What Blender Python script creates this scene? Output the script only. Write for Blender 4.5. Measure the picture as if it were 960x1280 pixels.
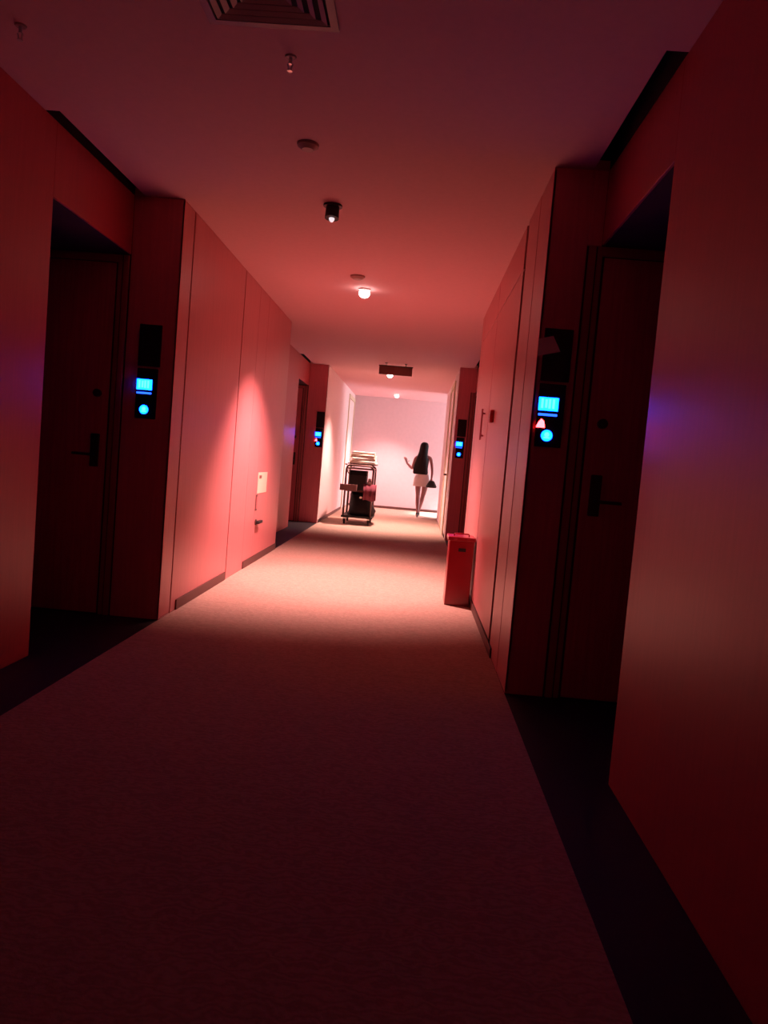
import bpy, bmesh, math, random
from mathutils import Vector, Matrix, noise
C = bpy.context.scene
for o in list(bpy.data.objects): bpy.data.objects.remove(o)
COL = C.collection
R = math.radians

# ------------------------------------------------------------------ camera
H = 1.2
def set_camera(f, vx, vy, roll):
    d = Vector((vx-480, vy-640, f)).normalized()              # corridor direction in camera axes (x right, y down, z forward)
    u = Vector((math.sin(roll), -math.cos(roll), 0)); u = (u - d*u.dot(d)).normalized()
    r = d.cross(u)
    cx = Vector((r.x, d.x, u.x)); cy = Vector((r.y, d.y, u.y)); cz = Vector((r.z, d.z, u.z))
    m = Matrix((cx, -cy, -cz)).transposed().to_4x4(); m.translation = (0, 0, H)
    cam = bpy.data.objects.new('camera', bpy.data.cameras.new('camera')); COL.objects.link(cam)
    cam.matrix_world = m
    cam.data.sensor_fit = 'VERTICAL'; cam.data.sensor_height = 24; cam.data.sensor_width = 18
    cam.data.lens = f/1280*24; cam.data.clip_start = .02
    C.camera = cam
set_camera(960, 518.5, 579.3, .0867)

# ------------------------------------------------------------------ world, exposure, main lights
w = bpy.data.worlds.new('World'); C.world = w; w.use_nodes = True
w.node_tree.nodes['Background'].inputs[0].default_value = (.006, .001, .0015, 1)
w.node_tree.nodes['Background'].inputs[1].default_value = 0.0
C.view_settings.view_transform = 'Standard'; C.view_settings.look = 'None'
C.view_settings.gamma = 1; C.view_settings.use_curve_mapping = False
C.view_settings.exposure = 0.0
#            x      y     power   colour            (ceiling spotlights, front to back; the last is added)
LAMPS = [(-.66,  4.98,   0,  (1, .45, .38)),
         (-.61,  7.32, 1220,  (1, .46, .43)),
         (-.585, 14.05, 1150, (1, .56, .48)),
         (-.56, 18.25, 690,  (1, .52, .47)),
         (1.20, 18.55, 1500,  (1, .97, 1.0)),
         (-.60, -5.2, 230,  (1, .22, .22))]  # last lamp is unseen, added to brighten the returns and doors
ADDED_WINDOW_STRENGTH = 12.0  # glow of the added pane in the side arm
def spot(loc, power, col, parent=None, size=100, blend=.70, rad=.03, aim=(-5, 5)):
    l = bpy.data.lights.new('spot_bulb', 'SPOT'); l.energy = power; l.color = col
    l.spot_size = R(size); l.spot_blend = blend; l.shadow_soft_size = rad
    o = bpy.data.objects.new('spot_bulb', l); COL.objects.link(o); o.location = loc; o.rotation_euler = (R(aim[1]), R(-aim[0]), 0)      # aim: degrees to the right, degrees forward
    if parent:
        o.parent = parent; o.matrix_parent_inverse = parent.matrix_world.inverted()
    return o

# ------------------------------------------------------------------ materials
def mat(name, col, rough=.6, spec=.5, metal=0, noise_scale=0, noise_amt=.1, bump=0, stretch=(1,1,1), emit=None, strength=0, coat=0):
    m = bpy.data.materials.new(name); m.use_nodes = True
    nt = m.node_tree; b = nt.nodes['Principled BSDF']
    b.inputs['Base Color'].default_value = (*col, 1); b.inputs['Roughness'].default_value = rough
    b.inputs['Specular IOR Level'].default_value = spec; b.inputs['Metallic'].default_value = metal
    b.inputs['Coat Weight'].default_value = coat
    if emit: 
        b.inputs['Emission Color'].default_value = (*emit, 1); b.inputs['Emission Strength'].default_value = strength
    if noise_scale:
        tc = nt.nodes.new('ShaderNodeTexCoord'); mp = nt.nodes.new('ShaderNodeMapping'); mp.inputs['Scale'].default_value = stretch
        n = nt.nodes.new('ShaderNodeTexNoise'); n.inputs['Scale'].default_value = noise_scale; n.inputs['Detail'].default_value = 4
        nt.links.new(tc.outputs['Object'], mp.inputs[0]); nt.links.new(mp.outputs[0], n.inputs['Vector'])
        r = nt.nodes.new('ShaderNodeValToRGB')
        r.color_ramp.elements[0].position = .3; r.color_ramp.elements[1].position = .7
        r.color_ramp.elements[0].color = (*[c*(1-noise_amt) for c in col], 1)
        r.color_ramp.elements[1].color = (*[min(1, c*(1+noise_amt)) for c in col], 1)
        nt.links.new(n.outputs['Fac'], r.inputs[0]); nt.links.new(r.outputs[0], b.inputs['Base Color'])
        if bump:
            bp = nt.nodes.new('ShaderNodeBump'); bp.inputs['Strength'].default_value = bump; bp.inputs['Distance'].default_value = .01
            nt.links.new(n.outputs['Fac'], bp.inputs['Height']); nt.links.new(bp.outputs[0], b.inputs['Normal'])
    return m
M = {}
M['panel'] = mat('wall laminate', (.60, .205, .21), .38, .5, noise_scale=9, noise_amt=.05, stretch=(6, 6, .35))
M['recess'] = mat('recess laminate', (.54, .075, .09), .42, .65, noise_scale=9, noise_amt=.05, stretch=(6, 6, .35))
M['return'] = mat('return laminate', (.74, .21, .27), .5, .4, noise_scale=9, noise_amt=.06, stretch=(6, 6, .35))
M['ceiling'] = mat('ceiling paint', (.72, .42, .44), .8, .2, noise_scale=30, noise_amt=.02)
M['endwall'] = mat('end wall covering', (.68, .49, .51), .7, .3, noise_scale=14, noise_amt=.03)
M['farwall'] = mat('far wall covering', (.78, .58, .57), .5, .4, noise_scale=14, noise_amt=.03)
M['core'] = mat('dark wall core', (.05, .02, .02), .8)
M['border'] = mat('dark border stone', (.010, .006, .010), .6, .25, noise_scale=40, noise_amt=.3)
M['skirt'] = mat('dark skirting', (.10, .035, .03), .5)
M['door'] = mat('door veneer', (.68, .16, .22), .45, .4, noise_scale=8, noise_amt=.1, stretch=(7, 7, .3))
M['frame'] = mat('door frame', (.48, .13, .15), .4)
M['beigeframe'] = mat('beige door frame', (.62, .50, .33), .45)
M['metal'] = mat('brushed metal', (.55, .5, .48), .35, metal=1)
M['darkmetal'] = mat('dark bronze metal', (.10, .06, .05), .4, metal=.8)
M['black'] = mat('black glass', (.006, .006, .007), .25)
M['matblack'] = mat('matt black', (.012, .010, .010), .6)
M['slot'] = mat('slot black', (.01, .006, .006), .9)
M['blue'] = mat('cyan backlit glass', (.0, .05, .08), .3, emit=(.001, .042, 1), strength=24)
M['cyan'] = mat('cyan bright stroke', (.0, .1, .1), .3, emit=(.009, .060, 1), strength=24)
M['bar'] = mat('blue light bar', (.0, .05, .08), .3, emit=(.01, .06, 1), strength=5)
M['bell'] = mat('cyan bell light', (.0, .05, .08), .3, emit=(.001, .043, 1), strength=22)
M['redlight'] = mat('red warning light', (.1, .0, .0), .3, emit=(1, .021, .026), strength=30)
M['red'] = mat('red painted metal', (.30, .003, .014), .35, .5, coat=.4)
M['redplastic'] = mat('red plastic', (.5, .01, .015), .4)
M['label'] = mat('cream label', (.80, .72, .55), .6)
M['paper'] = mat('grey paper', (.86, .74, .78), .8)
M['grille'] = mat('grille paint', (.42, .25, .22), .5)
M['signboard'] = mat('brown sign board', (.24, .09, .07), .5)
M['white'] = mat('white plastic', (.75, .6, .58), .5)
M['lens'] = mat('lit lens', (1, 1, 1), .3, emit=(1, .80, .72), strength=14)
M['lensoff'] = mat('unlit lens glint', (.9, .9, .9), .2, emit=(1, .85, .9), strength=.9)  # weak emission paints the reflection on the switched-off lens
M['linen'] = mat('cream linen', (.86, .80, .68), .9, .1, noise_scale=60, noise_amt=.05, bump=.2)
M['towel'] = mat('mauve towel', (.19, .05, .07), .95, .1, noise_scale=120, noise_amt=.15, bump=.3)
M['bag'] = mat('black plastic bag', (.008, .005, .006), .65, .2, noise_scale=25, noise_amt=.2, bump=.5)
M['tray'] = mat('dusty pink plastic', (.26, .13, .125), .5)
M['tube'] = mat('cart tube', (.11, .055, .05), .4, metal=.6)
M['rubber'] = mat('rubber', (.02, .015, .015), .7)
M['skin'] = mat('skin', (.31, .135, .13), .5, .3)
M['hair'] = mat('dark hair', (.010, .0045, .004), .7, .2, noise_scale=40, noise_amt=.5, stretch=(4, 4, .2), bump=.4)
M['shorts'] = mat('white cotton', (.60, .50, .48), .85, .2, noise_scale=60, noise_amt=.04, bump=.15)
M['top'] = mat('dark top', (.05, .02, .025), .8)
M['leather'] = mat('black leather', (.012, .010, .010), .4)
M['eye'] = mat('eye', (.05, .03, .03), .2)
M['lip'] = mat('lips', (.45, .12, .12), .5)
def carpet():
    m = bpy.data.materials.new('woven carpet'); m.use_nodes = True; nt = m.node_tree; b = nt.nodes['Principled BSDF']
    b.inputs['Roughness'].default_value = .95; b.inputs['Specular IOR Level'].default_value = .1
    tc = nt.nodes.new('ShaderNodeTexCoord')
    mp = nt.nodes.new('ShaderNodeMapping'); mp.inputs['Scale'].default_value = (1, 1.6, 1)
    wv = nt.nodes.new('ShaderNodeTexWave'); wv.inputs['Scale'].default_value = 6; wv.inputs['Distortion'].default_value = 14
    wv.inputs['Detail'].default_value = 2; wv.inputs['Detail Scale'].default_value = 2.4; wv.bands_direction = 'Y'
    n = nt.nodes.new('ShaderNodeTexNoise'); n.inputs['Scale'].default_value = 130
    nt.links.new(tc.outputs['Object'], mp.inputs[0]); nt.links.new(mp.outputs[0], wv.inputs[0]); nt.links.new(tc.outputs['Object'], n.inputs['Vector'])
    r = nt.nodes.new('ShaderNodeValToRGB')
    r.color_ramp.elements[0].color = (.44, .31, .25, 1); r.color_ramp.elements[1].color = (.56, .40, .32, 1)
    nt.links.new(wv.outputs['Fac'], r.inputs[0])
    mx = nt.nodes.new('ShaderNodeMix'); mx.data_type = 'RGBA'; mx.blend_type = 'MULTIPLY'; mx.inputs[0].default_value = .35
    nt.links.new(r.outputs[0], mx.inputs[6]); nt.links.new(n.outputs['Color'], mx.inputs[7])
    nt.links.new(mx.outputs[2], b.inputs['Base Color'])
    bp = nt.nodes.new('ShaderNodeBump'); bp.inputs['Strength'].default_value = .35; bp.inputs['Distance'].default_value = .006
    nt.links.new(n.outputs['Fac'], bp.inputs['Height']); nt.links.new(bp.outputs[0], b.inputs['Normal'])
    return m
M['carpet'] = carpet()

# ------------------------------------------------------------------ helpers
def link_mesh(name, me, m, parent=None, smooth=False):
    o = bpy.data.objects.new(name, me); COL.objects.link(o)
    if m is not None and not me.materials: me.materials.append(m)
    if smooth:
        for p in me.polygons: p.use_smooth = True
    if parent:
        o.parent = parent
        bpy.context.view_layer.update()
        o.matrix_parent_inverse = parent.matrix_world.inverted()
    return o
def build(name, bm, m, parent=None, smooth=False):
    bmesh.ops.recalc_face_normals(bm, faces=bm.faces)
    me = bpy.data.meshes.new(name); bm.to_mesh(me); bm.free()
    return link_mesh(name, me, m, parent, smooth)
def box(bm, x0, x1, y0, y1, z0, z1, bev=0, seg=2):
    g = bmesh.ops.create_cube(bm, size=1)
    bmesh.ops.scale(bm, vec=(abs(x1-x0), abs(y1-y0), abs(z1-z0)), verts=g['verts'])
    bmesh.ops.translate(bm, vec=((x0+x1)/2, (y0+y1)/2, (z0+z1)/2), verts=g['verts'])
    if bev:
        es = {e for v in g['verts'] for e in v.link_edges}
        bmesh.ops.bevel(bm, geom=list(es), offset=bev, segments=seg, affect='EDGES', profile=.5)
def boxo(name, b, m, parent=None, bev=0, seg=2):
    bm = bmesh.new(); box(bm, *b, bev=bev, seg=seg); return build(name, bm, m, parent)
def cyl(bm, p0, p1, r0, r1=None, seg=20, cap=True):
    p0 = Vector(p0); p1 = Vector(p1); r1 = r0 if r1 is None else r1
    d = p1-p0; q = d.to_track_quat('Z', 'Y').to_matrix().to_4x4()
    g = bmesh.ops.create_cone(bm, cap_ends=cap, segments=seg, radius1=r0, radius2=r1, depth=d.length)
    bmesh.ops.transform(bm, matrix=Matrix.Translation((p0+p1)/2) @ q, verts=g['verts'])
def sph(bm, c, r, sc=(1, 1, 1), u=16, v=10):
    g = bmesh.ops.create_uvsphere(bm, u_segments=u, v_segments=v, radius=r)
    bmesh.ops.scale(bm, vec=sc, verts=g['verts']); bmesh.ops.translate(bm, vec=c, verts=g['verts'])
def tube(bm, pts, r, seg=8, closed=False):
    pts = [Vector(p) for p in pts]; n = len(pts); rings = []
    for i, p in enumerate(pts):
        a = pts[(i-1) % n] if (closed or i > 0) else p
        b = pts[(i+1) % n] if (closed or i < n-1) else p
        t = (b-a).normalized(); up = Vector((0, 0, 1)) if abs(t.z) < .95 else Vector((0, 1, 0))
        s = t.cross(up).normalized(); k = s.cross(t).normalized()
        rr = r[i] if isinstance(r, (list, tuple)) else r
        rings.append([bm.verts.new(p + s*math.cos(2*math.pi*j/seg)*rr + k*math.sin(2*math.pi*j/seg)*rr) for j in range(seg)])
    for i in range(n if closed else n-1):
        A, B = rings[i], rings[(i+1) % n]
        for j in range(seg): bm.faces.new((A[j], A[(j+1) % seg], B[(j+1) % seg], B[j]))
    if not closed: bm.faces.new(rings[0]); bm.faces.new(rings[-1])
def loft(bm, rings, cap=True):
    rs = [[bm.verts.new(p) for p in r] for r in rings]; n = len(rs[0])
    for A, B in zip(rs, rs[1:]):
        for j in range(n): bm.faces.new((A[j], A[(j+1) % n], B[(j+1) % n], B[j]))
    if cap: bm.faces.new(rs[0]); bm.faces.new(rs[-1])
def rounded(pts, r, n=5):
    out = []; pts = [Vector(p) for p in pts]
    for i, p in enumerate(pts):
        if i in (0, len(pts)-1): out.append(p); continue
        a = (pts[i-1]-p).normalized()*r + p; b = (pts[i+1]-p).normalized()*r + p
        for k in range(n+1):
            t = k/n; out.append(a*(1-t)**2 + p*2*t*(1-t) + b*t*t)
    return out
def struct(o): o['kind'] = 'structure'; return o
def tag(o, label, cat, group=None):
    o['label'] = label; o['category'] = cat
    if group: o['group'] = group
    return o
def thing(name, loc, label, cat, group=None, kind=None):
    o = bpy.data.objects.new(name, None); COL.objects.link(o); o.location = loc
    o.empty_display_size = .1
    if kind: o['kind'] = kind
    else: tag(o, label, cat, group)
    bpy.context.view_layer.update()
    return o

# ------------------------------------------------------------------ plan (metres; camera stands at x=0 y=0)
WL, WR, LN, RN, CZ, DH, END = -1.64, .592, -1.975, .872, 2.79, 2.41, 19.5
LA, RA = 5.08, 4.12            # first returns (faces that carry the number panels)
LE, RE = 9.43, 8.27            # ends of the first projecting panels
LB, RB = 13.55, 12.45          # second returns
LO1, RO1 = 3.985, 3.0          # near edges of the first door openings
LO2, RO2 = 12.42, 11.35
RX = 17.2                      # the corridor turns right here
BACK = -9.0; TOP = 2.95
XL, XR = -3.0, 2.05            # backs of the door lobbies

# floor ------------------------------------------------------------------
bm = bmesh.new(); box(bm, WL, WR, BACK, RX, -.08, 0); box(bm, WL, 4.2, RX, END, -.08, 0)
floor = struct(build('floor', bm, M['carpet']))
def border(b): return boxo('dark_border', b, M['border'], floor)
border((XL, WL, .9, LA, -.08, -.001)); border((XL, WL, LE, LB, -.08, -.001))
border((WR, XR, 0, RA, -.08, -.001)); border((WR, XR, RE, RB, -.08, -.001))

# ceiling with its four narrow slots, their inner shade painted black --------------------------------
slots = [(LN-.013, LN+.07, 3.86, LA), (RN-.08, RN+.013, 2.97, RA), (LN-.013, LN+.055, 12.35, LB), (RN-.055, RN+.013, 11.3, RB)]
xs = sorted({XL-.2, 4.3} | {v for s in slots for v in s[:2]}); ys = sorted({BACK-.1, END+.1} | {v for s in slots for v in s[2:]})
bm = bmesh.new()
for y0, y1 in zip(ys, ys[1:]):
    run = None
    cells = [not any(s[0]-1e-6 <= x0 and x1 <= s[1]+1e-6 and s[2]-1e-6 <= y0 and y1 <= s[3]+1e-6 for s in slots) for x0, x1 in zip(xs, xs[1:])]
    i = 0
    while i < len(cells):
        if cells[i]:
            j = i
            while j < len(cells) and cells[j]: j += 1
            box(bm, xs[i], xs[j], y0, y1, CZ, CZ+.05); i = j
        else: i += 1
ceiling = struct(build('ceiling', bm, M['ceiling']))
for s in slots:
    bm = bmesh.new(); x0, x1, y0, y1 = s
    box(bm, x0-.02, x1+.02, y0, y1, TOP, TOP+.02)
    build('shadow_slot', bm, M['slot'], ceiling)
    xo = (x0, x0+.012) if x0 < 0 else (x1-.012, x1)
    boxo('slot_shade_liner', (*xo, y0, y1, CZ+.001, TOP), M['slot'], ceiling)  # black liner added to hold the shade inside the slot

# walls ------------------------------------------------------------------
def wall(name, blocks, m): 
    bm = bmesh.new()
    for b in blocks: box(bm, *b)
    return struct(build(name, bm, m))
g = .014                                                       # panels stand this far in front of the wall core
wl = wall('wall_left', [(XL-.2, WL-g, BACK, .9, 0, CZ), (XL-.2, WL-g, LA+g, LE, 0, CZ), (XL-.2, WL-g, LB+g, END, 0, CZ),
    (XL-.2, LN-g, .9, LO1, 0, CZ), (XL-.2, LN-g, LO1, LA+g, DH, TOP), (XL-.2, XL, LO1, LA+g, 0, DH),
    (XL-.2, LN-g, LE, LO2, 0, CZ), (XL-.2, LN-g, LO2, LB+g, DH, TOP), (XL-.2, XL, LO2, LB+g, 0, DH)], M['core'])
wr = wall('wall_right', [(WR+g, XR+.2, BACK, 0, 0, CZ), (WR+g, XR+.2, RA+g, RE, 0, CZ), (WR+g, XR+.2, RB+g, RX, 0, CZ),
    (RN+g, XR+.2, 0, RO1, 0, CZ), (RN+g, XR+.2, RO1, RA+g, DH, TOP), (XR, XR+.2, RO1, RA+g, 0, DH),
    (RN+g, XR+.2, RE, RO2, 0, CZ), (RN+g, XR+.2, RO2, RB+g, DH, TOP), (XR, XR+.2, RO2, RB+g, 0, DH)], M['core'])
we = struct(boxo('wall_end', (XL-.2, 4.2, END, END+.2, 0, CZ), M['endwall']))
wb = struct(boxo('wall_back', (XL-.2, XR+.2, BACK-.2, BACK, 0, CZ), M['recess']))
wc = struct(boxo('wall_crossing', (XR+.2, 4.2, RX-.2, RX, 0, CZ), M['farwall']))
def lpanel(y0, y1, z0=0, z1=CZ, x=WL, m='panel', bev=.003, name='wall_panel'): return boxo(name, (x-g, x, y0, y1, z0, z1), M[m], wl, bev, 2)
def rpanel(y0, y1, z0=0, z1=CZ, x=WR, m='panel', bev=.003, name='wall_panel'): return boxo(name, (x, x+g, y0, y1, z0, z1), M[m], wr, bev, 2)
# left, first projecting bay
lpanel(LA, LA+.24, bev=.012, name='corner_strip'); lpanel(LA+.252, 6.905); lpanel(6.93, 7.57); lpanel(7.575, 8.02); lpanel(8.024, LE)
# left, beyond the second lobby
lpanel(LB, 17.85, m='farwall'); lpanel(19.4, END, m='farwall')
lpanel(17.85, 19.4, 2.68, CZ, m='farwall')
# left, behind the camera and the recesses
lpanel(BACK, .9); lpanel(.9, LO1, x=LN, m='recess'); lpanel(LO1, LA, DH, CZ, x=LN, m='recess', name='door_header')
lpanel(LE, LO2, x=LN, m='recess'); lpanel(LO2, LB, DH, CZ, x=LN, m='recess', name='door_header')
# right
rpanel(RA, RA+.42, bev=.012, name='corner_strip'); rpanel(RA+.43, 5.0); rpanel(5.10, 6.62, .07, 2.50); rpanel(5.10, 6.62, 2.512, CZ)
rpanel(6.645, 8.0, .07, 2.50); rpanel(6.645, 8.0, 2.512, CZ); rpanel(8.012, RE, bev=.010, name='corner_strip')
rpanel(RB, RB+.35, m='farwall', bev=.010, name='corner_strip'); rpanel(RB+.36, 13.4, m='farwall')
rpanel(13.4, 14.9, 2.68, CZ, m='farwall'); rpanel(14.9, RX, m='farwall')
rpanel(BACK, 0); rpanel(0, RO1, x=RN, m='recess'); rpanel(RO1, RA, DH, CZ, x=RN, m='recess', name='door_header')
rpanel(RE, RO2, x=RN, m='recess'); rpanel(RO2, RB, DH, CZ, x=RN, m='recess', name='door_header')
# skirtings
def skirt(name, b, m='skirt'): return struct(boxo(name, b, M[m], None, .003))
skirt('baseboard_left', (WL, WL+.010, LA+.36, 6.88, 0, .075)); skirt('baseboard_left', (WL, WL+.010, 7.6, LE-.02, 0, .075))
skirt('baseboard_left', (WL, WL+.010, LB+.05, 17.8, 0, .06))
skirt('baseboard_right', (WR-.010, WR, RA+.75, 8.0, 0, .065)); skirt('baseboard_right', (WR-.010, WR, RB+.4, 13.35, 0, .06))
skirt('baseboard_end', (WL, 4.2, END-.012, END, 0, .06))

# doors ------------------------------------------------------------------
# lobby doors face along the corridor: number panel on the return, then frame, then leaf
def lobby_door(n, side, y):
    s = -1 if side == 'left' else 1
    x0 = WL if side == 'left' else WR; nx = LN if side == 'left' else RN; xb = XL if side == 'left' else XR
    par = wl if side == 'left' else wr
    e = x0 + s*.205 if side == 'right' else nx - .0
    def b(xa, xc, y0, y1, z0, z1): return (min(xa, xc), max(xa, xc), y0, y1, z0, z1)
    boxo('return_panel', b(x0, e, y, y+g, 0, CZ), M['return'], par, .003)
    zt = DH - .004
    if side == 'right':                                      # upper part of the return up to the header
        boxo('return_panel', b(e, nx, y, y+g, zt, CZ), M['return'], par, .003)
    d = thing('door_%d' % n, (e + s*.5, y+.03, 0), None, None, kind='structure')
    bm = bmesh.new()
    box(bm, *b(e + s*.012, e + s*.05, y-.004, y+g, 0, zt), bev=.004); box(bm, *b(e + s*.058, e + s*.085, y+.002, y+g, 0, zt), bev=.004)
    box(bm, *b(e + s*.085, xb, y+.0, y+g, zt-.05, zt), bev=.004)
    build('door_frame', bm, M['frame'], d)
    boxo('door_leaf', b(e + s*.098, xb - s*.06, y+.006, y+g, .008, zt-.056), M['door'], d, .003)
    hx = e + s*.17
    bm = bmesh.new(); cyl(bm, (hx, y+.008, 1.49), (hx, y-.022, 1.49), .026); cyl(bm, (hx, y-.022, 1.49), (hx, y-.026, 1.49), .012)
    build('door_viewer', bm, M['darkmetal'], d)
    bm = bmesh.new(); box(bm, hx-.03, hx+.03, y-.008, y+.008, 1.0, 1.22, bev=.006); cyl(bm, (hx, y, 1.08), (hx, y-.05, 1.08), .011)
    tube(bm, rounded([(hx, y-.045, 1.08), (hx+s*.02, y-.05, 1.08), (hx+s*.13, y-.05, 1.08)], .01), .009)
    build('door_handle', bm, M['darkmetal'], d)
    return d
lobby_door(1, 'left', LA); lobby_door(2, 'right', RA); lobby_door(3, 'left', LB); lobby_door(4, 'right', RB)
def side_door(n, x, s, y0, y1, zt, fm):
    d = thing('door_%d' % n, (x, (y0+y1)/2, 0), None, None, kind='structure')
    a = lambda d0, d1: (min(x+s*d0, x+s*d1), max(x+s*d0, x+s*d1))
    bm = bmesh.new()
    box(bm, *a(-.014, .022), y0, y0+.09, 0, zt, bev=.004); box(bm, *a(-.014, .022), y1-.09, y1, 0, zt, bev=.004)
    box(bm, *a(-.014, .022), y0+.09, y1-.09, zt-.09, zt, bev=.004)
    build('door_frame', bm, fm, d)
    boxo('door_leaf', (*a(-.014, .004), y0+.1, y1-.1, .008, zt-.1), M['farwall'], d, .003)
    bm = bmesh.new(); cyl(bm, (x+s*.002, y0+.17, 1.05), (x+s*.06, y0+.17, 1.05), .016); box(bm, *a(.05, .068), y0+.16, y0+.29, 1.035, 1.065, bev=.006)
    build('door_handle', bm, M['darkmetal'], d)
side_door(5, WL, 1, 17.85, 19.4, 2.68, M['beigeframe']); side_door(6, WR, -1, 13.4, 14.9, 2.68, M['beigeframe'])

# unseen glowing window, added for the cool light from the side arm ---------------------------------------------------
wn = thing('added_window_1', (4.2, (RX+END)/2, .0), None, None, kind='structure')
bm = bmesh.new()
for y in (RX, (RX+END)/2-.03, END-.06): box(bm, 4.1, 4.2, y, y+.06, .06, CZ-.06)
box(bm, 4.1, 4.2, RX, END, 0, .06); box(bm, 4.1, 4.2, RX, END, CZ-.06, CZ)
build('added_window_frame', bm, M['metal'], wn)
mw = mat('added glowing pane', (.8, .8, .85), .5, emit=(.80, .90, 1), strength=ADDED_WINDOW_STRENGTH)
for y0, y1 in ((RX+.06, (RX+END)/2-.03), ((RX+END)/2+.03, END-.06)): boxo('added_window_pane', (4.14, 4.16, y0, y1, .06, CZ-.06), mw, wn)

# ceiling things ------------------------------------------------------------
lamp_labels = ['unlit black ceiling spotlight with small white lens, nearest the camera',
               'glowing ceiling spotlight between the two cabinet walls, just past the smoke detector',
               'glowing ceiling spotlight just behind the hanging brown sign board',
               'farthest glowing ceiling spotlight, close to the pale end wall',
               'white ceiling spotlight in the side arm past the right corner',
               'added unseen red spotlight far behind the camera, lighting the returns and doors']
for i, (x, y, p, col) in enumerate(LAMPS):
    t = thing('ceiling_spotlight', (x, y, CZ), lamp_labels[i], 'spotlight', 'ceiling spotlights along the corridor')
    off = i == 0
    L = .075 if off else .03
    bm = bmesh.new(); cyl(bm, (x, y, CZ), (x, y, CZ-.012), .06 if off else .055, seg=28); build('mounting_ring', bm, M['darkmetal' if off else 'white'], t)
    bm = bmesh.new(); cyl(bm, (x, y, CZ-.008), (x, y-.012*off, CZ-.012-L), .042, .045, seg=28)
    build('lamp_body', bm, M['matblack' if off else 'white'], t, False)
    bm = bmesh.new(); sph(bm, (x, y-.010*off, CZ-.012-L), .018 if off else .052, (1, 1, 1.3 if off else .8)); 
    build('lens', bm, M['lensoff'] if off else M['lens'], t, True)
    if p: spot((x, y, CZ-.012-L-.045), p, col, t, **(dict(size=50, aim=(-4, 0)) if i == 4 else {}))
def detector(name, x, y, label, r=.052, cat='smoke detector'):
    t = thing(name, (x, y, CZ), label, cat)
    bm = bmesh.new(); cyl(bm, (x, y, CZ-.014), (x, y, CZ), r*1.05, r*1.1, seg=28); build('base', bm, M['grille'], t)
    bm = bmesh.new(); cyl(bm, (x, y, CZ-.030), (x, y, CZ-.014), r*.6, r, seg=28); build('sensor_cap', bm, M['grille'], t)
detector('smoke_detector', -.69, 4.05, 'round smoke detector on the dark ceiling in front of the black spotlight')
detector('smoke_detector', -.64, 6.83, 'round smoke detector on the ceiling beside the second, glowing spotlight', .06)
def sprinkler(x, y, label):
    t = thing('fire_sprinkler', (x, y, CZ), label, 'sprinkler', 'ceiling sprinklers')
    bm = bmesh.new(); cyl(bm, (x, y, CZ-.006), (x, y, CZ), .020, .024, seg=24); build('escutcheon', bm, M['grille'], t)
    bm = bmesh.new(); cyl(bm, (x, y, CZ-.03), (x, y, CZ-.006), .007, seg=12)
    for s in (-1, 1): cyl(bm, (x+s*.010, y, CZ-.03), (x+s*.004, y, CZ-.055), .003, seg=8)
    build('sprinkler_body', bm, M['metal'], t)
    bm = bmesh.new(); cyl(bm, (x, y, CZ-.058), (x, y, CZ-.055), .011, seg=20); build('deflector', bm, M['metal'], t)
sprinkler(-.64, 3.19, 'small fire sprinkler on the ceiling just past the square air diffuser')
sprinkler(-1.70, 3.09, 'small fire sprinkler at the upper left corner of the ceiling above the recess wall')
# square four-way air diffuser: concentric sloped frames
cx, cy, hs = -.665, 2.725, .245
t = thing('air_diffuser', (cx, cy, CZ), 'square ceiling air diffuser of nested sloping frames at the top edge', 'air vent')
def ring(bm, a, b, z0, z1, th=.004):
    P = [(-1, -1), (1, -1), (1, 1), (-1, 1)]
    v = [[bm.verts.new((cx+px*h, cy+py*h, z)) for px, py in P] for h, z in ((a, z0), (b, z1), (b, z1+th), (a, z0+th))]
    for k in range(4):
        A, B = v[k], v[(k+1) % 4]
        for j in range(4): bm.faces.new((A[j], A[(j+1) % 4], B[(j+1) % 4], B[j]))
bm = bmesh.new(); ring(bm, hs, hs-.03, CZ-.012, CZ-.012, .012); build('outer_frame', bm, M['grille'], t)
boxo('backing', (cx-hs+.025, cx+hs-.025, cy-hs+.025, cy+hs-.025, CZ-.003, CZ), M['slot'], t)
for k in range(5):
    a = hs - .04 - k*.038
    bm = bmesh.new(); ring(bm, a, a-.020, CZ-.014, CZ-.006); build('vane', bm, M['grille'], t)
boxo('centre_plate', (cx-.012, cx+.012, cy-.012, cy+.012, CZ-.014, CZ-.004), M['grille'], t)
# hanging sign board
hx, hy = -.44, 12.62
t = thing('hanging_sign_board', (hx, hy, CZ), 'brown rectangular sign board hung under the ceiling before the third spotlight', 'sign')
boxo('board', (hx-.27, hx+.27, hy-.015, hy+.015, 2.60, 2.735), M['signboard'], t, .004)
bm = bmesh.new(); box(bm, hx-.28, hx+.28, hy-.02, hy+.02, 2.735, 2.75, bev=.003); build('top_rail', bm, M['darkmetal'], t)
for s in (-.16, .16):
    bm = bmesh.new(); cyl(bm, (hx+s, hy, 2.748), (hx+s, hy, CZ), .006, seg=10); cyl(bm, (hx+s, hy, CZ-.008), (hx+s, hy, CZ), .022, seg=16); build('hanger_rod', bm, M['darkmetal'], t)

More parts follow.
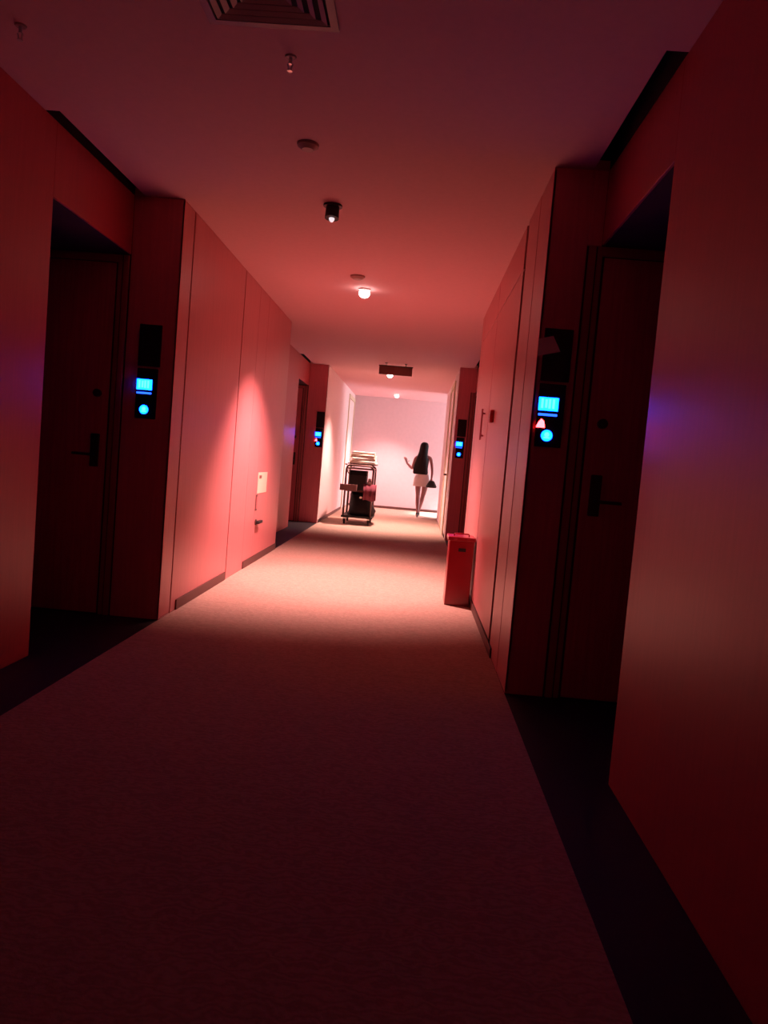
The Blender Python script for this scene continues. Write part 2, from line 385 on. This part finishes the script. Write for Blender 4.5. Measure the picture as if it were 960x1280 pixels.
# number panels on the returns ---------------------------------------------
def number_panel(xc, y, label, warn, wn=.15):
    t = thing('room_number_panel', (xc, y, 1.66), label, 'door sign', 'lit room number panels beside the doors')
    boxo('upper_plate', (xc-wn/2, xc+wn/2, y-.014, y, 1.69, 1.965), M['black'], t, .004)
    boxo('lower_plate', (xc-wn/2, xc+wn/2-.01, y-.012, y, 1.345, 1.677), M['black'], t, .004)
    f = y-.012; sx = xc-.020 if warn is not None else xc-.03
    scr = boxo('number_screen', (sx-.052, sx+.052, f-.003, f, 1.535, 1.605), M['blue'], t, .002)
    for k, (dx, hgt) in enumerate(((-.033, .05), (-.012, .044), (.006, .05), (.026, .05))):
        boxo('digit_stroke', (sx+dx-.006, sx+dx+.006, f-.0045, f-.003, 1.572-hgt/2, 1.572+hgt/2), M['cyan'], scr)
    boxo('light_bar', (sx-.05, sx+.05, f-.003, f, 1.508, 1.520), M['bar'], t, .002)
    # round bell button
    bx = sx + .006
    bm = bmesh.new(); cyl(bm, (bx, f, 1.405), (bx, f-.003, 1.405), .030, seg=24); bt = build('bell_button', bm, M['bell'], t)
    bm = bmesh.new(); cyl(bm, (bx, f-.003, 1.410), (bx, f-.005, 1.410), .013, seg=16); box(bm, bx-.016, bx+.016, f-.005, f-.003, 1.390, 1.397); build('bell_symbol', bm, M['cyan'], bt)
    if warn:
        wx = sx-.032
        bm = bmesh.new()
        pr = [(wx-.024, 1.445), (wx+.024, 1.445), (wx+.018, 1.478), (wx+.002, 1.492), (wx-.012, 1.474)]
        a = [bm.verts.new((p[0], f, p[1])) for p in pr]; b = [bm.verts.new((p[0], f-.003, p[1])) for p in pr]
        bm.faces.new(a); bm.faces.new(b[::-1])
        for j in range(5): bm.faces.new((a[j], a[(j+1) % 5], b[(j+1) % 5], b[j]))
        build('do_not_disturb_light', bm, M['redlight'], t)
    return t
number_panel(-1.81, LA, 'black number panel with cyan light on the nearest left return, no red light', False)
number_panel(.695, RA, 'black number panel with cyan and red lights beside the nearest right door', True)
number_panel(-1.72, LB, 'small far number panel with cyan light left of the housekeeping cart', True, .14)
number_panel(.705, RB, 'small far number panel with cyan light above the red fire box', False, .14)
# slip of paper stuck on the right panel
bm = bmesh.new()
pr = [(.592, 1.905), (.665, 1.925), (.708, 1.845), (.592, 1.815)]
bm2 = [[bm.verts.new((x, RA-.016-.012*k*(1.93-z)/.1-.0015*j, z)) for x, z in pr] for j, k in ((0, .6), (1, .6))]
bm.faces.new(bm2[0]); bm.faces.new(bm2[1][::-1])
for j in range(4): bm.faces.new((bm2[0][j], bm2[0][(j+1) % 4], bm2[1][(j+1) % 4], bm2[1][j]))
tag(build('paper_slip', bm, M['paper']), 'grey paper slip stuck over the top corner of the right number panel', 'paper')

# things on the side walls ----------------------------------------------------
o = boxo('notice_label', (WL, WL+.006, 8.08, 8.56, .74, .965), M['label'], None, .002)
tag(o, 'cream notice label low on the left wall panel', 'label')
boxo('label_mark', (WL+.006, WL+.008, 8.12, 8.24, .90, .935), M['signboard'], o)
t = thing('recessed_pull', (WL, 8.06, .65), 'narrow vertical recessed pull under the cream notice label', 'handle')
boxo('backplate', (WL, WL+.005, 8.035, 8.115, .56, .73), M['skirt'], t, .002); boxo('finger_groove', (WL+.005, WL+.008, 8.055, 8.095, .58, .71), M['frame'], t)
t = thing('cabinet_lock', (WL, 8.1, .43), 'small dark turn lock low on the left wall under the recessed pull', 'lock')
bm = bmesh.new(); cyl(bm, (WL, 8.1, .435), (WL+.014, 8.1, .435), .03, seg=20); build('rosette', bm, M['darkmetal'], t)
boxo('turn_lever', (WL+.014, WL+.05, 8.07, 8.26, .42, .45), M['matblack'], t, .006)
t = thing('pull_bar', (WR, 7.0, 1.6), 'tall dark pull bar on the right wall cabinet door, past the red call point', 'handle')
boxo('bar', (WR-.035, WR-.02, 6.96, 7.0, 1.46, 1.74), M['frame'], t, .005)
for z in (1.5, 1.7):
    bm = bmesh.new(); cyl(bm, (WR, 6.98, z), (WR-.024, 6.98, z), .008, seg=10); build('standoff', bm, M['frame'], t)
t = thing('fire_call_point', (WR, 6.2, 1.62), 'small red fire call point high on the right wall', 'alarm')
boxo('housing', (WR-.03, WR, 6.15, 6.25, 1.575, 1.675), M['redplastic'], t, .008); boxo('press_plate', (WR-.034, WR-.03, 6.17, 6.23, 1.6, 1.65), M['white'], t, .002)

# red extinguisher box --------------------------------------------------------
bx0, bx1, by0, by1 = .352, .578, 6.62, 6.90
t = thing('fire_extinguisher_box', ((bx0+bx1)/2, (by0+by1)/2, 0), 'red fire extinguisher box with lid standing on the carpet by the right wall', 'fire box')
boxo('body', (bx0+.006, bx1-.006, by0+.006, by1-.006, .002, .565), M['red'], t, .006)
boxo('lid', (bx0-.008, bx1+.004, by0-.008, by1+.002, .565, .60), M['red'], t, .006)
bm = bmesh.new(); tube(bm, rounded([(.40, by0+.1, .598), (.40, by0+.1, .622), (.53, by0+.1, .622), (.53, by0+.1, .598)], .012), .006); build('lid_handle', bm, M['red'], t, True)
bm = bmesh.new(); box(bm, .44, .505, by0-.004, by0+.007, .475, .505, bev=.004); build('hand_hole', bm, M['matblack'], t)
for s in (bx0+.04, bx1-.07):
    bm = bmesh.new(); cyl(bm, (s, by0-.008, .582), (s+.03, by0-.008, .582), .007, seg=10); build('hinge', bm, M['red'], t)

# housekeeping cart ------------------------------------------------------------
CARTED = {'housekeeping_cart', 'folded_sheet', 'supply_box', 'cleaner_bottle', 'caddy_tray', 'hanging_towel', 'rubbish_bag'}      # moved together to their place on the floor below
X0, X1, Y0, Y1 = -1.235, -.715, 14.12, 14.95
t = thing('housekeeping_cart', ((X0+X1)/2, (Y0+Y1)/2, 0), 'dark metal housekeeping cart loaded with bags by the left wall', 'cart')
boxo('base_deck', (X0-.02, X1+.03, Y0, Y1, .125, .16), M['matblack'], t, .008)
for yy in (Y0+.02, Y1-.02):
    bm = bmesh.new(); tube(bm, rounded([(X0+.015, yy, .155), (X0+.015, yy, 1.075), (X1-.015, yy, 1.075), (X1-.015, yy, .155)], .08, 6), .018, 10)
    build('end_hoop', bm, M['tube'], t, True)
for xx in (X0+.015, X1-.015):
    for zz in (.62, .98):
        bm = bmesh.new(); cyl(bm, (xx, Y0+.02, zz), (xx, Y1-.02, zz), .010, seg=10); build('side_rail', bm, M['tube'], t)
boxo('top_shelf', (X0+.01, X1-.01, Y0+.05, Y1-.05, 1.005, 1.03), M['tray'], t, .005)
boxo('middle_shelf', (X0+.02, X1-.02, Y0+.06, Y1-.05, .60, .62), M['tube'], t, .004)
bm = bmesh.new()                                           # tray lip above the hoops that carries the linen
box(bm, X0+.03, X1+.02, Y0+.02, Y1-.02, 1.095, 1.115, bev=.005)
for xx in (X0+.09, X1-.06):
    for yy in (Y0+.06, Y1-.06): cyl(bm, (xx, yy, 1.028), (xx, yy, 1.10), .008, seg=8)
build('linen_tray', bm, M['tube'], t)
for xx in (X0+.04, X1-.04):
    for yy in (Y0+.07, Y1-.07):
        bm = bmesh.new(); box(bm, xx-.024, xx-.019, yy-.02, yy+.03, .05, .125); box(bm, xx+.019, xx+.024, yy-.02, yy+.03, .05, .125); cyl(bm, (xx, yy, .115), (xx, yy, .128), .03, seg=14)
        c = build('castor', bm, M['tube'], t)
        bm = bmesh.new(); cyl(bm, (xx-.016, yy+.012, .051), (xx+.016, yy+.012, .051), .05, seg=22); build('wheel', bm, M['rubber'], c)
bm = bmesh.new(); tube(bm, rounded([(X0+.0, Y1-.03, .9), (X0-.05, Y1-.03, .98), (X0-.05, Y1-.03, .36)], .04), .010, 8); build('push_handle', bm, M['tube'], t, True)
# things carried by the cart
def folded(name, x0, x1, y0, y1, z0, z1, m, label, cat, grp, dx=0):
    bm = bmesh.new(); n = 9
    for k in range(2):
        zz0 = z0+(z1-z0)*k/2; zz1 = z0+(z1-z0)*(k+1)/2 - .001
        box(bm, x0+.004*k, x1-.004*k, y0+.003*k, y1, zz0, zz1, bev=(zz1-zz0)*.45, seg=3)
    bmesh.ops.rotate(bm, cent=((x0+x1)/2, (y0+y1)/2, z0), matrix=Matrix.Rotation(R(dx), 3, 'Z'), verts=bm.verts)
    return tag(build(name, bm, M[m], None, True), label, cat, grp)
zz = 1.116
for k, (h, lab) in enumerate(((.046, 'lowest folded cream sheet on top of the housekeeping cart'), (.056, 'second folded cream sheet from the bottom of the cart top stack'),
                              (.060, 'third folded cream sheet from the bottom of the cart top stack'), (.050, 'topmost folded cream sheet on the housekeeping cart'))):
    folded('folded_sheet', X0+.07+.012*(k % 2), X1+.01-.01*k, Y0+.03+.01*k, Y1-.1, zz, zz+h, 'linen', lab, 'sheet', 'folded sheets on the cart top', (-1, 1.5, -.5, 2)[k]); zz += h+.001
o = boxo('supply_box', (-1.165, -.85, 14.18, 14.62, .622, .985), M['matblack'], None, .012); tag(o, 'black supply box in the upper bay of the housekeeping cart', 'box')
boxo('box_flap', (-1.155, -.84, 14.165, 14.178, .90, .985), M['bag'], o, .003)
for k in range(3):
    x, y = -.805+.03*(k % 2), 14.25+.09*k
    bm = bmesh.new(); cyl(bm, (x, y, .622), (x, y, .79), .024, seg=16)
    bo = build('cleaner_bottle', bm, M['white'])
    tag(bo, ('pale bottle at the front of the cart shelf, right of the black box', 'pale bottle in the middle behind the front bottle on the cart shelf', 'pale bottle farthest back on the cart shelf')[k], 'bottle', 'pale bottles on the cart shelf')
    bm = bmesh.new(); cyl(bm, (x, y, .79), (x, y, .815), .022, .010, seg=16); cyl(bm, (x, y, .815), (x, y, .85), .010, seg=12); build('bottle_cap', bm, M['tray'], bo)
# tray hooked on the left front
t2 = thing('caddy_tray', (-1.15, 14.05, .62), 'dusty pink caddy tray hooked on the cart front, left of the mauve towel', 'tray')
bm = bmesh.new(); box(bm, -1.30, -1.0, 13.975, 14.108, .615, .63, bev=.003); box(bm, -1.30, -1.0, 13.97, 13.985, .615, .73, bev=.004); box(bm, -1.30, -1.29, 13.975, 14.108, .615, .73, bev=.003)
box(bm, -1.01, -1.0, 13.975, 14.108, .615, .73, bev=.003); build('tray_body', bm, M['tray'], t2)
bm = bmesh.new(); box(bm, -1.228, -1.212, 14.106, 14.121, .66, .70, bev=.003); build('hook', bm, M['tube'], t2)
# towel over the right side
bm = bmesh.new(); rings = []
for i in range(15):
    u = i/14; x = -.885 + .235*u; wv = .006*math.sin(u*17)
    rings.append([(x, 14.098+wv, .755), (x, 14.108+wv, .755), (x+.004*math.sin(u*9), 14.106+wv*1.8, .46+.01*math.sin(u*7)), (x+.004*math.sin(u*9), 14.096+wv*1.8, .46+.01*math.sin(u*7))])
loft(bm, rings); tag(build('hanging_towel', bm, M['towel'], None, True), 'mauve towel hanging from the right front of the housekeeping cart', 'towel')
# black bag in the lower bay
random.seed(3)
bm = bmesh.new(); rings = []
prof = [(.162, .23, .24, .01), (.18, .25, .27, .015), (.26, .245, .29, .03), (.36, .215, .27, .01), (.46, .19, .23, -.02), (.54, .15, .19, -.05), (.585, .12, .15, -.07)]
for z, rx, ry, off in prof:
    rings.append([( -.93+off+rx*math.copysign(abs(math.cos(a))**.75, math.cos(a))*(1+.06*math.sin(5*a+z*30)), 14.47+ry*math.copysign(abs(math.sin(a))**.75, math.sin(a))*(1+.05*math.sin(4*a+z*20)), z) for a in [2*math.pi*j/36 for j in range(36)]])
loft(bm, rings); o = tag(build('rubbish_bag', bm, M['bag'], None, True), 'bulging black rubbish bag in the lower bay of the housekeeping cart', 'bag')
bm = bmesh.new(); sph(bm, (-.925, 14.205, .50), .022, (1.2, .5, 1), 12, 8); build('white_tag', bm, M['linen'], o, True)

for o in [x for x in bpy.data.objects if x.parent is None and x.name.split('.')[0] in CARTED]: o.location.y -= .27

# woman walking away -------------------------------------------------------------
WX, WY = .19, 17.42
def skin_mesh(verts, edges, radii, root, sub=2, name='tmp'):
    me = bpy.data.meshes.new(name); me.from_pydata([Vector(v) for v in verts], edges, [])
    o = bpy.data.objects.new(name, me); COL.objects.link(o)
    md = o.modifiers.new('skin', 'SKIN'); md.use_smooth_shade = True
    for i, r in enumerate(radii):
        sv = me.skin_vertices[0].data[i]; sv.radius = r if isinstance(r, tuple) else (r, r); sv.use_root = (i == root)
    s = o.modifiers.new('sub', 'SUBSURF'); s.levels = sub; s.render_levels = sub
    bpy.context.view_layer.update()
    ev = o.evaluated_get(bpy.context.evaluated_depsgraph_get())
    out = bpy.data.meshes.new_from_object(ev); bpy.data.objects.remove(o)
    return out
class Sk:
    def __init__(s): s.v = []; s.e = []; s.r = []
    def add(s, p, r, par=None):
        s.v.append((p[0]+WX, p[1]+WY, p[2])); s.r.append(r); i = len(s.v)-1
        if par is not None: s.e.append((par, i))
        return i
    def chain(s, par, *pr):
        for p, r in pr: par = s.add(p, r, par)
        return par
b = Sk()
pel = b.add((0.01, 0, .90), (.125, .095))
wa = b.chain(pel, ((0.005, .0, 1.02), (.105, .08)), ((0, .0, 1.10), (.10, .075)), ((-.005, .0, 1.22), (.115, .085)), ((-.005, -.005, 1.33), (.105, .075)))
nk = b.chain(wa, ((-.005, .0, 1.40), .05), ((-.005, .008, 1.455), .045))
hd = b.chain(nk, ((-.005, .015, 1.50), (.062, .07)), ((-.005, .018, 1.565), (.072, .088)), ((-.005, .012, 1.625), (.066, .078)))
# legs: left trails with the heel up, right is forward
lh = b.chain(pel, ((-.072, -.01, .83), (.083, .09)), ((-.068, -.01, .70), (.074, .078)), ((-.058, -.02, .50), (.050, .054)), ((-.054, -.05, .40), (.049, .055)), ((-.048, -.10, .30), (.048, .052)), ((-.04, -.16, .135), .029), ((-.04, -.175, .095), .031))
b.chain(lh, ((-.038, -.12, .045), (.034, .028)), ((-.036, -.055, .02), (.036, .016)))
rh = b.chain(pel, ((.092, .01, .83), (.083, .09)), ((.088, .06, .70), (.074, .078)), ((.060, .14, .49), (.050, .054)), ((.045, .155, .40), (.048, .054)), ((.022, .205, .29), (.047, .052)), ((-.012, .28, .11), .029), ((-.012, .285, .07), .031))
b.chain(rh, ((-.010, .345, .045), (.034, .028)), ((-.008, .43, .02), (.036, .016)))
# arms
ls = b.chain(wa, ((-.10, -.005, 1.365), .052), ((-.165, -.005, 1.345), .047), ((-.205, .0, 1.22), .038), ((-.235, .02, 1.08), .034), ((-.29, .07, 1.12), .033), ((-.365, .13, 1.195), .023))
rs = b.chain(wa, ((.09, -.005, 1.37), .052), ((.158, -.005, 1.35), .047), ((.195, -.03, 1.22), .038), ((.215, -.06, 1.09), .034), ((.222, -.07, 1.0), .032), ((.215, -.08, .885), .022))
body_me = skin_mesh(b.v, b.e, b.r, pel, 2, 'body')
def hand(wrist, d, side, thumbdir, curl):
    d = Vector(d).normalized(); s = Vector(side).normalized(); nrm = d.cross(s).normalized()
    W0 = Vector(wrist); parts = []
    k = Sk()
    c = k.add(W0-d*.05, .020); c = k.add(W0-d*.015, .021, c); c2 = k.add(W0+d*.035, (.036, .019), c); c2 = k.add(W0+d*.075, (.038, .016), c2); k.add(W0+d*.098, (.034, .013), c2)
    parts.append(skin_mesh(k.v, k.e, k.r, 0, 1, 'palm'))
    for j, L in enumerate((.068, .078, .073, .056)):
        o0 = W0 + d*.045 + s*(.024-.016*j); k = Sk()
        a = k.add(o0, .0095); o0 = o0 + d*.04 + s*(.006-.004*j); a = k.add(o0, .0095, a)
        for q, fr in enumerate((.45, .3, .3)):
            ang = curl*(q+1)*.8
            dd = d*math.cos(ang) + nrm*math.sin(ang)
            o0 = o0 + dd*L*fr; a = k.add(o0, .0095-.0008*q, a)
        parts.append(skin_mesh(k.v, k.e, k.r, 0, 1, 'finger'))
    k = Sk(); th = Vector(thumbdir).normalized(); p = W0+d*.005+s*.008
    a = k.add(p, .012); a = k.add(p+s*.022+d*.018, .0115, a); p = p+s*.022+d*.018; a = k.add(p+th*.03, .0095, a); a = k.add(p+th*.048+d*.022, .0085, a)
    parts.append(skin_mesh(k.v, k.e, k.r, 0, 1, 'thumb'))
    return parts
parts = [body_me] + hand((-.368, .133, 1.198), (-.35, .25, .95), (.75, .6, .1), (.7, .5, .4), .35) + hand((.215, -.081, .882), (0, -.05, -1), (.15, 1, .1), (-.1, .8, -.6), .75)
# ears and nose on the same figure
k = Sk(); a = k.add((-.005, .085, 1.575), .012); k.add((-.005, .115, 1.55), .014, a); parts.append(skin_mesh(k.v, k.e, k.r, 0, 1, 'nose'))
for s in (-1, 1):
    k = Sk(); a = k.add((-.005+s*.068, .01, 1.58), (.012, .008)); k.add((-.005+s*.076, .005, 1.555), (.010, .007), a); parts.append(skin_mesh(k.v, k.e, k.r, 0, 1, 'ear'))
bm = bmesh.new()
for me in parts: bm.from_mesh(me)
wt = thing('person', (WX, WY, 0), 'woman in white shorts with long dark hair walking away near the end wall', 'person')
for me in parts: me.materials.clear()
build('body', bm, M['skin'], wt, True)
def V(x, y, z): return (WX+x, WY+y, z)
# face
for s in (-1, 1):
    bm = bmesh.new(); sph(bm, V(-.005+s*.03, .088, 1.585), .012, (1, .6, .8), 10, 8); build('eye', bm, M['eye'], wt, True)
bm = bmesh.new(); sph(bm, V(-.005, .088, 1.515), .020, (1, .4, .35), 10, 8); build('mouth', bm, M['lip'], wt, True)
# hair: long, straight, down to the waist
bm = bmesh.new(); rings = []
hp = [(1.695, -.002, .012, -.01, .012, .012), (1.69, -.002, .045, -.01, .04, .045), (1.665, -.002, .078, -.01, .075, .075), (1.62, -.004, .094, -.02, .10, .085), (1.56, -.008, .098, -.03, .10, .06), (1.48, -.016, .102, -.045, .085, .03),
      (1.40, -.026, .112, -.075, .065, .02), (1.30, -.036, .126, -.095, .05, .01), (1.18, -.048, .150, -.105, .045, .0), (1.08, -.052, .160, -.11, .042, .0), (1.0, -.050, .164, -.115, .038, .0), (.975, -.048, .152, -.118, .03, .0)]
N = 40
for z, ox, rx, oy, ryb, ryf in hp:
    rg = []
    for j in range(N):
        a = 2*math.pi*j/N; ca, sa = math.cos(a), math.sin(a)
        st = 1 + (.05 if z < 1.6 else .02)*noise.noise(Vector((ca*5, sa*5, z*2.5)))
        y = oy + (ryf if sa > 0 else ryb)*sa*st
        rg.append(V(ox+rx*ca*st, y, z + (.018*noise.noise(Vector((ca*9, sa*9, 3))) if z < 1.02 else 0)))
    rings.append(rg)
loft(bm, rings); build('hair', bm, M['hair'], wt, True)
# top, shorts
def shell(rs, n=28):
    return [[V(ox+rx*math.cos(2*math.pi*j/n), oy+ry*math.sin(2*math.pi*j/n), z) for j in range(n)] for z, ox, oy, rx, ry in rs]
bm = bmesh.new(); loft(bm, shell([(1.345, -.005, 0, .125, .088), (1.30, -.005, 0, .135, .096), (1.22, -.005, 0, .128, .10), (1.10, 0, 0, .114, .09), (.97, .005, 0, .128, .098)])); build('top', bm, M['top'], wt, True)
bm = bmesh.new()
n = 28
loft(bm, shell([(1.0, .008, 0, .128, .102), (.985, .008, 0, .138, .11), (.93, .005, 0, .166, .12), (.86, .004, .002, .184, .126), (.80, .004, .008, .190, .130), (.695, .004, .02, .192, .132)])); build('shorts', bm, M['shorts'], wt, True)
# shoes
def shoe(ax, ay, az, bx, by, bz, heel):
    bm = bmesh.new()
    k = Sk(); a = k.add((ax, ay, az+.015), (.036, .036)); c = k.add((ax, ay+.0, az-.02), (.036, .03), a); d = k.add(((ax+bx)/2, (ay+by)/2, (az+bz)/2-.005), (.041, .028), c); k.add((bx, by, bz), (.041, .018), d)
    bm.from_mesh(skin_mesh(k.v, k.e, k.r, 0, 1, 'shoe'))
    cyl(bm, V(ax, ay-.015, az-.03), V(ax, ay-.005+heel, max(.002, az-.10)), .022, .012, seg=12)
    for me in ():
        pass
    o = build('shoe', bm, M['leather'], wt, True); o.data.materials.clear(); o.data.materials.append(M['leather'])
shoe(-.04, -.175, .105, -.036, -.05, .022, -.02); shoe(-.012, .28, .075, -.008, .425, .022, 0)
# handbag held in the right hand
ht = thing('handbag', (WX+.215, WY-.02, .68), 'black handbag held in the right hand of the woman', 'bag')
bm = bmesh.new(); rings = []
for z, hw, hd in ((.685, .05, .03), (.69, .11, .042), (.72, .122, .048), (.77, .098, .042), (.835, .06, .03), (.848, .04, .018)):
    rings.append([V(.222+hw*math.copysign(abs(math.cos(a))**.7, math.cos(a)), -.185+hd*math.copysign(abs(math.sin(a))**.7, math.sin(a)), z) for a in [2*math.pi*j/24 for j in range(24)]])
loft(bm, rings); build('bag_body', bm, M['leather'], ht, True)
bm = bmesh.new(); tube(bm, rounded([V(.19, -.185, .84), V(.20, -.13, .83), V(.205, -.088, .795), V(.235, -.088, .795), V(.245, -.13, .83), V(.254, -.185, .84)], .012), .006, 8); build('bag_handle', bm, M['leather'], ht, True)
